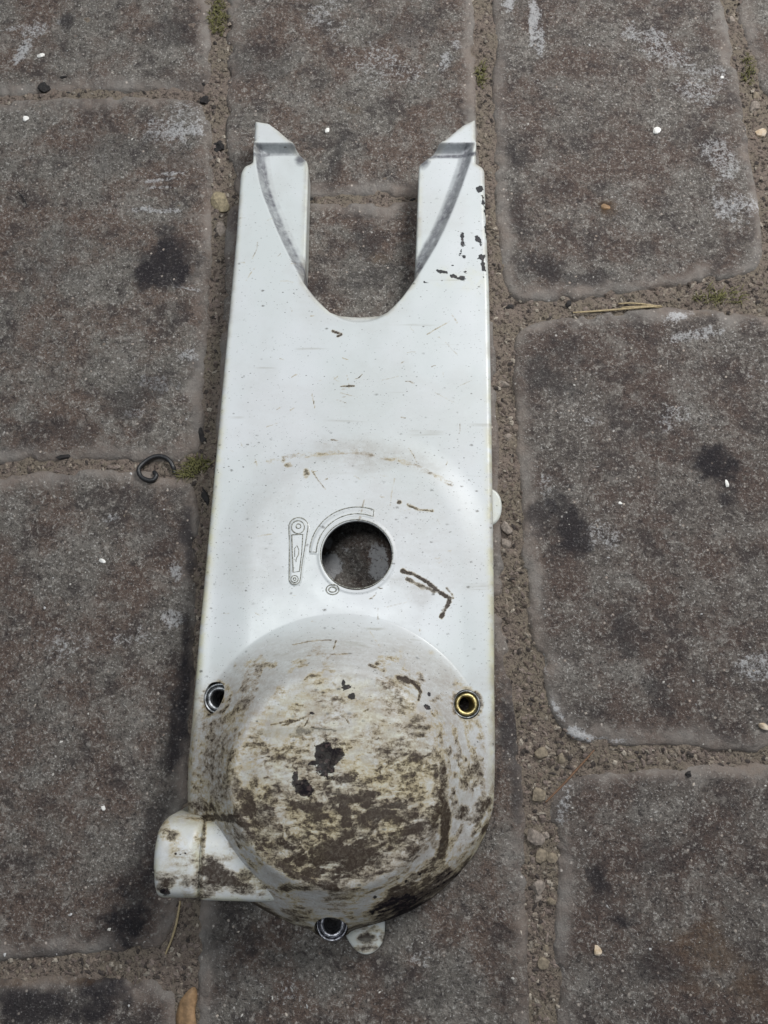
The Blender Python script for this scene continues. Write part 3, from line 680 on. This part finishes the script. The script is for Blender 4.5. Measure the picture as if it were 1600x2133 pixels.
# outlet: duct and collar at the lower left --------------------------------
def outlet(name, quad, ztop, fall, rad, edge, taper):
    q = round_corners(P(quad, ztop - fall * .75), rad)
    lo = q.min(0); hi = q.max(0); yc = (lo[1] + hi[1]) / 2; hw = (hi[1] - lo[1]) / 2
    def zf(x, y):
        t = np.clip((y - yc) / hw, -1, 1)
        z = ztop - fall * (1 - np.sqrt(np.clip(1 - np.abs(t) ** 2.6, 0, 1)))
        if taper: z = z - taper[2] * sm(float(at(taper[0], 1800, ztop)[0]), float(at(taper[1], 1800, ztop)[0]), x)
        d = -sdf(x, y, q)[0]; r = edge; k = np.clip(d / r, 0, 1)
        return z - r * (1 - np.sqrt(np.clip(1 - (1 - k) ** 2, 0, 1))) + (fbm(x, y, .02, 66, 2) - .5) * .0005
    def at_f(x, y, z):
        u, v = pix(x, y, z)
        n1 = fbm(x, y, .009, 201, 5); wob = (n1 - .5) * 1.5; s1 = fbm(x, y, .0035, 211, 5, math.radians(-6), 6.0)
        B = np.zeros_like(u); T = np.zeros_like(u)
        for (a, b, L, W, ang, s) in [(470,1828,105,40,6,.86),(440,1790,26,32,0,.62),(440,1840,36,34,0,.76),(535,1780,40,40,50,.44),(590,1850,60,16,0,.45),(356,1742,18,16,0,.48),(350,1828,34,18,15,.60),(345,1850,22,20,0,.8),(385,1840,22,14,0,.5),(410,1750,14,40,0,.34),(420,1706,50,9,3,.66),(520,1735,30,40,60,.46),(560,1800,50,30,30,.5),(480,1770,40,60,0,.30),(640,1860,60,18,0,.5),(375,1800,50,80,0,.30),(340,1730,16,30,0,.44)]:
            B = np.maximum(B, s * blob(u, v, a, b, L, W, ang, wob * 1.1) * (.45 + 1.0 * s1))
        B = np.maximum(B, .8 * line(u, v, [(425,1706),(500,1708),(545,1758),(610,1822),(700,1852)], 10, wob * .7))
        B = np.maximum(B, .62 * line(u, v, [(427,1712),(422,1790),(418,1868)], 6, wob * .6))
        for (a, b, L, W) in [(366,1778,4,4),(376,1779,3,2.5),(386,1777,3,3),(345,1858,15,13)]: T = np.maximum(T, .8 * blob(u, v, a, b, L, W, 0, wob * .3))
        d = -sdf(x, y, q)[0]
        F = .35 * n1 + .55 * sm(.006, .001, d) * sm(1760, 1700, v) + .3 * blob(u, v, 350, 1780, 30, 60, 0, wob)
        return {"brown": B, "tar": T, "film": np.clip(F, 0, 1), "soot_shade": 0 * u, "specks": .35 + 0 * u, "yellow": .25 + .5 * sm(.004, .001, d)}
    return field_mesh(name, lambda X, Y: sdf(X, Y, q), zf, .0005, (lo[0] - .001, hi[0] + .001, lo[1] - .001, hi[1] + .001), lambda X, Y: np.full_like(X, .0008), M_PL, cover, at_f)
outlet("outlet_duct", [(424,1710),(520,1704),(640,1730),(745,1800),(735,1868),(700,1884),(560,1882),(416,1875)], .0470, .0085, .0025, .0022, (520, 740, .0085))
outlet("outlet_collar", [(352,1697),(428,1703),(421,1876),(327,1874),(327,1780),(334,1722)], .0480, .0115, .0040, .0046, None)

# fixing lugs at the rim ----------------------------------------------------
def lug(pts, z, attrs_b):
    q = chaikin(P(pts, z), 2)
    lo = q.min(0); hi = q.max(0)
    def zf(x, y):
        d = -sdf(x, y, q)[0]; r = .0009; k = np.clip(d / r, 0, 1); return z - r * (1 - np.sqrt(1 - (1 - k) ** 2))
    def af(x, y, zz):
        u, v = pix(x, y, zz); wob = (fbm(x, y, .006, 71, 4) - .5) * 1.4; o = 0 * u
        b = o + 0
        for a in attrs_b: b = np.maximum(b, a[5] * blob(u, v, a[0], a[1], a[2], a[3], a[4], wob))
        return {"brown": b, "tar": o, "film": o + .15, "soot_shade": o, "specks": o + .2, "yellow": o + .35}
    return field_mesh("fixing_lug", lambda X, Y: sdf(X, Y, q), zf, .0005, (lo[0] - .001, hi[0] + .001, lo[1] - .001, hi[1] + .001), lambda X, Y: np.full_like(X, z - .004), M_PL, cover, af)
lug([(712,1905),(801,1905),(803,1940),(796,1970),(773,1990),(750,1989),(729,1968),(715,1938)], .006, [(762,1955,24,14,0,.75),(760,1975,30,8,0,.6),(796,1950,7,12,0,.5),(760,1935,50,10,0,.4)])
lug([(1000,1015),(1026,1016),(1042,1030),(1047,1055),(1042,1080),(1026,1095),(1000,1096)], .012, [])

# bushings -------------------------------------------------------------------
for j, ((cx, cy, r, z), m2) in enumerate(zip(BXY, (M_ZINC, M_BRASS, M_OLDZINC))):
    mm = M_OLDZINC if j == 2 else M_ZINC
    ri = r * .50
    pr = [(r * 1.0, -.012), (r * .995, -.0022), (r * .97, -.0006), (r * .92, -.0001), (r * .86, -.0002), (r * .82, -.0010), (r * .80, -.0016), (r * .77, -.0018)]
    b = lathe("bushing", pr, (cx, cy, z), mm, cover)
    if j == 2: b["label"] = "greasy steel bushing in the lower edge"
    ps = [(r * .80, -.0060), (r * .78, -.0012), (r * .75, -.0002), (r * .70, .0002), (ri * 1.16, .0002), (ri * 1.05, -.0003), (ri, -.0012), (ri * .98, -.020)]
    lathe("sleeve", ps, (cx, cy, z), m2, b)

# moulded marks: starter lever, arc and ring ----------------------------------
def surf(pts, dz=.00005):
    a = V(pts, float); z = np.full(len(a), .033)
    for _ in range(5):
        x, y = at(a[:, 0], a[:, 1], z); z = zc(x, y)
    return np.stack([x, y, z + dz], 1)
def mark(name, polys, r=.00026):
    return mesh_np(name, *join_data([tube_data(surf(chaikin(V(p, float), 0, False)), r * (.75 + .6 * rng.rand(len(p))), 5) for p in polys]), M_GRIME, cover)
mark("arc_mark", [arc_px + arc_px[:1]])
mark("lever_mark", [lever_px + lever_px[:1], ring_px((621,1098), 13.5), ring_px((622,1096), 5, None, 12), ring_px((614,1206), 7.5, None, 16), ring_px((614,1206), 3, None, 10),
     [(608,1114),(631,1113),(629,1150),(624,1190),(611,1192),(609,1150),(608,1114)], [(614,1160),(614,1142),(619,1136),(623,1146),(622,1156),(618,1162),(617,1170),(614,1164)]])
mark("ring_mark", [ring_px((693,1228), 13.5, 10.5, 26), ring_px((693,1228), 8, 5.5, 18)], .0003)
mark("hole_rim", [ring_px((cu, cv + 1), 75.5, 72, 60)], .00022)

# ------------------------------------------------------------------ loose things on the ground
def gz1(x, y): return float(ground_z(x, y)[0])
def stone(name, uv, size, mat, label, cat, flat=.6, seed=0, group=None, sink=.3, ang=0.0, kind=None):
    import bmesh
    bm = bmesh.new(); bmesh.ops.create_icosphere(bm, subdivisions=2, radius=1); bm.verts.index_update()
    r = np.random.RandomState(seed + 11); dirs = r.normal(size=(9, 3)); dirs /= np.linalg.norm(dirs, axis=1)[:, None]; cut = .55 + .35 * r.rand(9)
    su, sv = size if isinstance(size, tuple) else (size, size)
    x, y = at(*uv); x, y = float(x), float(y); z = gz1(x, y)
    mpp = float(np.hypot(at(uv[0] + 1, uv[1])[0] - x, 0)); hz = flat * min(su, sv) * mpp
    c, n = math.cos(math.radians(ang)), math.sin(math.radians(ang))
    jag = 1 + (.55 * (r.rand(len(bm.verts)) - .45) if mat is M_BLACK else .10 * (r.rand(len(bm.verts)) - .5))
    for w in bm.verts:
        p = V(w.co[:])
        for d, k in zip(dirs, cut):
            e = p.dot(d)
            if e > k: p = p - d * (e - k)
        p = p * jag[w.index]
        px_, py_ = p[0] * su * mpp, p[1] * sv * mpp
        w.co = (px_ * c - py_ * n, px_ * n + py_ * c, p[2] * hz)
    me = bpy.data.meshes.new(name); bm.to_mesh(me); bm.free(); me.materials.append(mat)
    o = bpy.data.objects.new(name, me); COL.objects.link(o); o.location = (x, y, z + hz * (1 - 2 * sink) * .8)
    return tag(o, label, cat, group)

WH = "white stone chips on the pavers"
for uv, s, a, lab in [((1367,273),(11,8),20,"largest white stone chip, on the top right paver"), ((1515,1006),(4.5,10),0,"upright white chip on a darkly stained part of the right-hand paver"), ((682,271),(5,7),-30,"white chip between the two fork tips"),
                   ((215,1683),(6,6),0,"round white chip on the lower left paver, left of the outlet"), ((53,247),(8,7),0,"pale round chip near the left edge, below the top left joint"), ((1292,1048),(5,4),0,"small white chip right of the cover's rim lug"), ((1505,160),(4,4),0,"tiny white chip near the top right joint"),
                   ((84,115),(9,6),20,"white chip on the top left paver"), ((213,1168),(9,5),-30,"pale elongated chip on the paver below the black curl")]:
    stone("stone_chip", uv, s, M_CHIP, lab, "stone chip", .5, int(uv[0]), WH, .25, a)
PBG = "pebbles lying in the right-hand joint"
for uv, s, m, lab in [((1131,1570),(14,13),M_PEBB,"sandy pebble at the top of the crossing of the right joints"), ((1172,1580),(12,10),M_PEBB,"dull sandy pebble right of the one at the joint crossing"), ((1121,1656),(16,15),M_PEBB,"angular sandy pebble at the lower end of the brown twig"),
                      ((1116,1742),(15,19),M_PEB,"pinkish oval pebble with a crack, below the twig"), ((1138,1741),(7,8),M_PEB,"small round grey pebble beside the cracked oval one"), ((1130,1785),(14,13),M_PEBB,"brownish blunt pebble below the cracked oval one"), ((1124,1851),(14,14),M_PEB,"pale square pebble halfway down the lower right joint"),
                      ((1122,1873),(10,9),M_PEB,"small pale pebble touching the square one from below"), ((1150,1880),(9,10),M_PEBB,"sandy pebble right of the pale square one"), ((1152,1790),(11,10),M_PEBB,"brown pebble against the chamfer of the bottom right paver"), ((1134,2010),(12,11),M_PEBB,"sandy lump low in the right joint"), ((1140,1980),(6,7),M_PEBB,"small sandy pebble above the low lump"),
                      ((1056,1098),(10,14),M_PEB,"pinkish pebble in the joint below the rim lug"), ((1055,1130),(12,10),M_PEB,"flat pinkish pebble, second below the rim lug"), ((1052,795),(8,12),M_PEB,"pinkish pebble in the joint beside the cover's plain middle"), ((1060,905),(8,9),M_PEB,"pale pebble in the joint above the rim lug"),
                      ((1575,215),(14,10),M_PEB,"pinkish pebble in the far right joint"), ((1588,270),(12,10),M_ORANGE,"orange pebble in the far right joint"), ((1525,36),(9,8),M_PEB,"pale pebble at the top of the far right joint"), ((1581,190),(10,7),M_PEBB,"sandy pebble above the pinkish one in the far right joint")]:
    stone("pebble", uv, (s[0] * 1.2, s[1] * 1.2), m, lab, "pebble", .7, int(uv[1]), PBG if uv[0] < 1300 else "pebbles in the far right joint", .42, (uv[1] * 7) % 90)
stone("joint_stone", (458,418), (23,30), M_TAN, "tan stone wedged in the left joint beside the fork", "stone", .5, 4, None, .45, 20)
stone("joint_stone", (458,472), (17,20), M_PEB, "dusty pinkish stone below the tan one in the left joint", "stone", .5, 9, None, .5, 10)
stone("orange_chip", (1244,1981), (10,12), M_ORANGE, "orange and cream stone chip on the bottom right paver", "stone chip", .5, 6, None, .2, 20)
stone("brown_chip", (1262,430), (11,9), M_LEAF, "rusty brown crumb on the top right paver", "crumb", .4, 8, None, .4, 10)
BK = "black crumbs along the left joints"
for uv, s, lab in [((453,296),(15,13),"black crumb in the left joint near the fork tip"), ((90,181),(13,11),"black crumb on the top left joint, farthest left"), ((425,203),(12,9),"dark crumb at the corner where the top left joints meet"), ((134,159),(9,4),"thin black flake just above the top left joint"),
                   ((130,187),(14,5),"flat black crumb right of the leftmost crumb"), ((174,183),(6,5),"small black crumb midway along the top left joint"), ((236,184),(5,5),"tiny black crumb, rightmost of the middle of the top left joint"), ((423,170),(4,4),"tiny black crumb just above the meeting of the top left joints"),
                   ((128,950),(18,5),"long black crumb on the second left joint"), ((419,905),(8,20),"black dirt in the left joint above the moss"), ((424,1030),(8,22),"black dirt clot in the left joint below the moss"), ((1582,166),(13,9),"shiny black crumb in the far right joint"), ((1186,628),(8,8),"dark crumb at the left end of the straws"), ((1063,633),(14,5),"dark crumb in the joint right of the cover, by the straws"),
                   ((1435,1612),(7,7),"dark crumb in the lower right cross joint"), ((645,408),(8,4),"dark crumb in the joint inside the fork, left end"), ((860,408),(8,4),"dark crumb in the joint inside the fork, right end")]:
    stone("dirt_crumb", uv, s, M_BLACK, lab, "crumb", .6, int(uv[0] + uv[1]), BK if uv[0] < 500 else None, .35, (uv[0]) % 40)

def strand(name, pts, r, mat, label, cat, group=None, lift=.0004, taper=True, smooth=2):
    p = chaikin(V(pts, float), smooth, False); x, y = at(p[:, 0], p[:, 1], 0.002); z = ground_z(x, y)
    k = 7; zz = np.array([z[max(0, i - k):i + k + 1].max() for i in range(len(z))])
    rr = r * (np.sin(np.linspace(.35, math.pi - .25, len(p))) ** .5 if taper else np.ones(len(p)))
    co, f = tube_data(np.stack([x, y, zz + lift + r * .8], 1), rr, 7)
    return tag(mesh_np(name, co, f, mat), label, cat, group)
strand("rubber_curl", [(360,982),(360,972),(352,957),(338,948),(320,948),(303,957),(290,970),(287,982),(294,994),(307,1000),(318,1000),(325,994),(325,987),(319,982)], .00125, M_RUBBER, "curled black rubber strip on the second left joint", "rubber strip", taper=False)
SG = "dry straws in the upper right joint"
strand("dry_straw", [(1196,646),(1260,642),(1330,636),(1384,632)], .0006, M_STRAW, "longest pale straw, lowest of the three in the upper right joint", "straw", SG)
strand("dry_straw", [(1292,626),(1320,624),(1352,628),(1384,632)], .0005, M_STRAW, "pale straw, uppermost of the three in the upper right joint", "straw", SG, .001)
strand("dry_straw", [(1298,634),(1330,632),(1382,630)], .00045, M_STRAW, "short pale straw, middle of the three in the upper right joint", "straw", SG, .0014)
strand("dry_straw", [(372,1880),(367,1915),(357,1955),(341,1992)], .0006, M_STRAW, "thin pale straw hanging below the outlet duct", "straw")
strand("twig", [(1139,1673),(1180,1632),(1210,1598),(1243,1563)], .00055, M_TWIG, "thin brown twig slanting across the lower right joint", "twig")
strand("hair_fibre", [(33,395),(45,405),(55,428)], .0003, M_RUBBER, "thin dark fibre on the left paver", "fibre")

def leaf(pts, mat, label, cat="leaf", h=.003, name="dry_leaf"):
    q = chaikin(V(pts, float), 2); x, y = at(q[:, 0], q[:, 1], 0.0); c = V([x.mean(), y.mean()])
    zt = float(ground_z(x, y).max()) + .0008; co = []; f = []; n = len(q)
    for t in (1, .66, .33):
        for j in range(n):
            px_, py_ = c + (V([x[j], y[j]]) - c) * t
            co.append((px_, py_, zt + h * (1 - t) * .4 + h * .35 * math.sin(j * 2 * math.pi / n * 2 + 1) * t))
    co.append((c[0], c[1], zt + h * .45))
    for k in (0, 1):
        for j in range(n): f.append((k * n + j, k * n + (j + 1) % n, (k + 1) * n + (j + 1) % n, (k + 1) * n + j))
    for j in range(n): f.append((2 * n + j, 2 * n + (j + 1) % n, 3 * n))
    o = mesh_np(name, co, f, mat); md = o.modifiers.new("thick", 'SOLIDIFY'); md.thickness = .0005; md.offset = -1
    return tag(o, label, cat)
leaf([(378,2080),(392,2062),(405,2055),(409,2080),(402,2110),(412,2150),(385,2175),(362,2140),(368,2100)], M_LEAF, "brown dry leaf scrap in the joint at the bottom edge")
leaf([(1577,1506),(1588,1505),(1604,1516),(1598,1522),(1584,1518)], M_ORANGE, "small cream leaf curl near the right edge", h=.002)

def moss(uv, ru, rv, n, label, seed, name="moss_tuft"):
    r = np.random.RandomState(seed); parts = []
    for _ in range(n):
        a = r.rand() * 6.28; q = r.rand() ** .6; u0 = uv[0] + ru * q * math.cos(a); v0 = uv[1] + rv * q * math.sin(a)
        x, y = at(u0, v0); x, y = float(x), float(y); z = gz1(x, y); L = .0022 + .003 * r.rand(); w = r.rand() * 6.28; t = .5 + r.rand()
        p = [(x, y, z - .0005), (x + L * .35 * math.cos(w) * t, y + L * .35 * math.sin(w) * t, z + L * .45), (x + L * .9 * math.cos(w) * t, y + L * .9 * math.sin(w) * t, z + L * .6)]
        parts.append(tube_data(p, [.00028, .00024, .00006], 4))
    return tag(mesh_np(name, *join_data(parts), M_MOSS), label, "moss")
moss((452,28), 18, 38, 170, "olive moss tuft in the left joint at the top edge", 1)
moss((412,966), 24, 17, 130, "yellow-green moss tuft in the left joint beside the cover", 2)
moss((385,985), 18, 8, 70, "small moss tuft touching the black rubber curl", 3)
moss((1004,150), 9, 28, 60, "brown-green moss in the joint above the right fork tip", 4)
moss((1562,140), 12, 30, 60, "thin moss strands in the far right joint", 5)
moss((1500,615), 60, 16, 120, "dry moss at the right end of the upper right joint", 6)

# grit: uncountable
def grit(name, n, mask, size, label, tints, seed, sink=.25, flat=.7):
    import bmesh
    r = np.random.RandomState(seed)
    u = r.uniform(-60, 1660, n * 14); v = r.uniform(-60, 2200, n * 14); x, y = at(u, v)
    ok = mask(x, y); x = x[ok][:n]; y = y[ok][:n]; n = len(x); z = ground_z(x, y)
    base = V([(1, 0, 0), (-1, 0, 0), (0, 1, 0), (0, -1, 0), (0, 0, 1), (0, 0, -1), (.6, .6, .55), (-.6, .6, .5), (.6, -.6, .5), (-.6, -.6, .55)])
    tri = [(0, 6, 4), (6, 2, 4), (2, 7, 4), (7, 1, 4), (1, 9, 4), (9, 3, 4), (3, 8, 4), (8, 0, 4), (6, 0, 5), (2, 6, 5), (7, 2, 5), (1, 7, 5), (9, 1, 5), (3, 9, 5), (8, 3, 5), (0, 8, 5)]
    s = size[0] * (size[1] / size[0]) ** (r.rand(n) ** (3.4 if size[1] > .002 else 2.2))
    a = r.rand(n) * 6.28; asp = .6 + .8 * r.rand(n)
    b = base[None] * (.75 + .5 * r.rand(n, 10, 1)); bx = b[..., 0] * s[:, None] * asp[:, None]; by = b[..., 1] * s[:, None] / asp[:, None]; bz = b[..., 2] * s[:, None] * flat
    co = np.stack([x[:, None] + bx * np.cos(a)[:, None] - by * np.sin(a)[:, None], y[:, None] + bx * np.sin(a)[:, None] + by * np.cos(a)[:, None], (z + s * flat * (1 - 2 * sink))[:, None] + bz], -1).reshape(-1, 3)
    f = (np.array(tri)[None] + (np.arange(n) * 10)[:, None, None]).reshape(-1, 3)
    t = V(tints)[r.randint(0, len(tints), n)] * (.7 + .6 * r.rand(n, 1))
    return tag(mesh_np(name, co, f, M_GRAIN, None, False, {"tint": np.repeat(t, 10, 0)}), label, "grit", kind="stuff")
SANDT = [(.20, .16, .13), (.18, .15, .115), (.25, .21, .17), (.14, .105, .085), (.20, .16, .14), (.09, .068, .056), (.34, .30, .25), (.035, .028, .026), (.16, .125, .11)]
def in_joint(x, y): return joint_mask(x, y) > -.0012
grit("joint_grit", 16000, in_joint, (.00016, .0016), "sandy grit filling the joints between the pavers", SANDT, 21, .42)
grit("loose_grit", 900, lambda x, y: (joint_mask(x, y) < -.002), (.00018, .0008), "pale grains scattered over the pavers", [(.6, .58, .54), (.42, .37, .32), (.32, .26, .22), (.5, .5, .5)], 22, .2, .5)
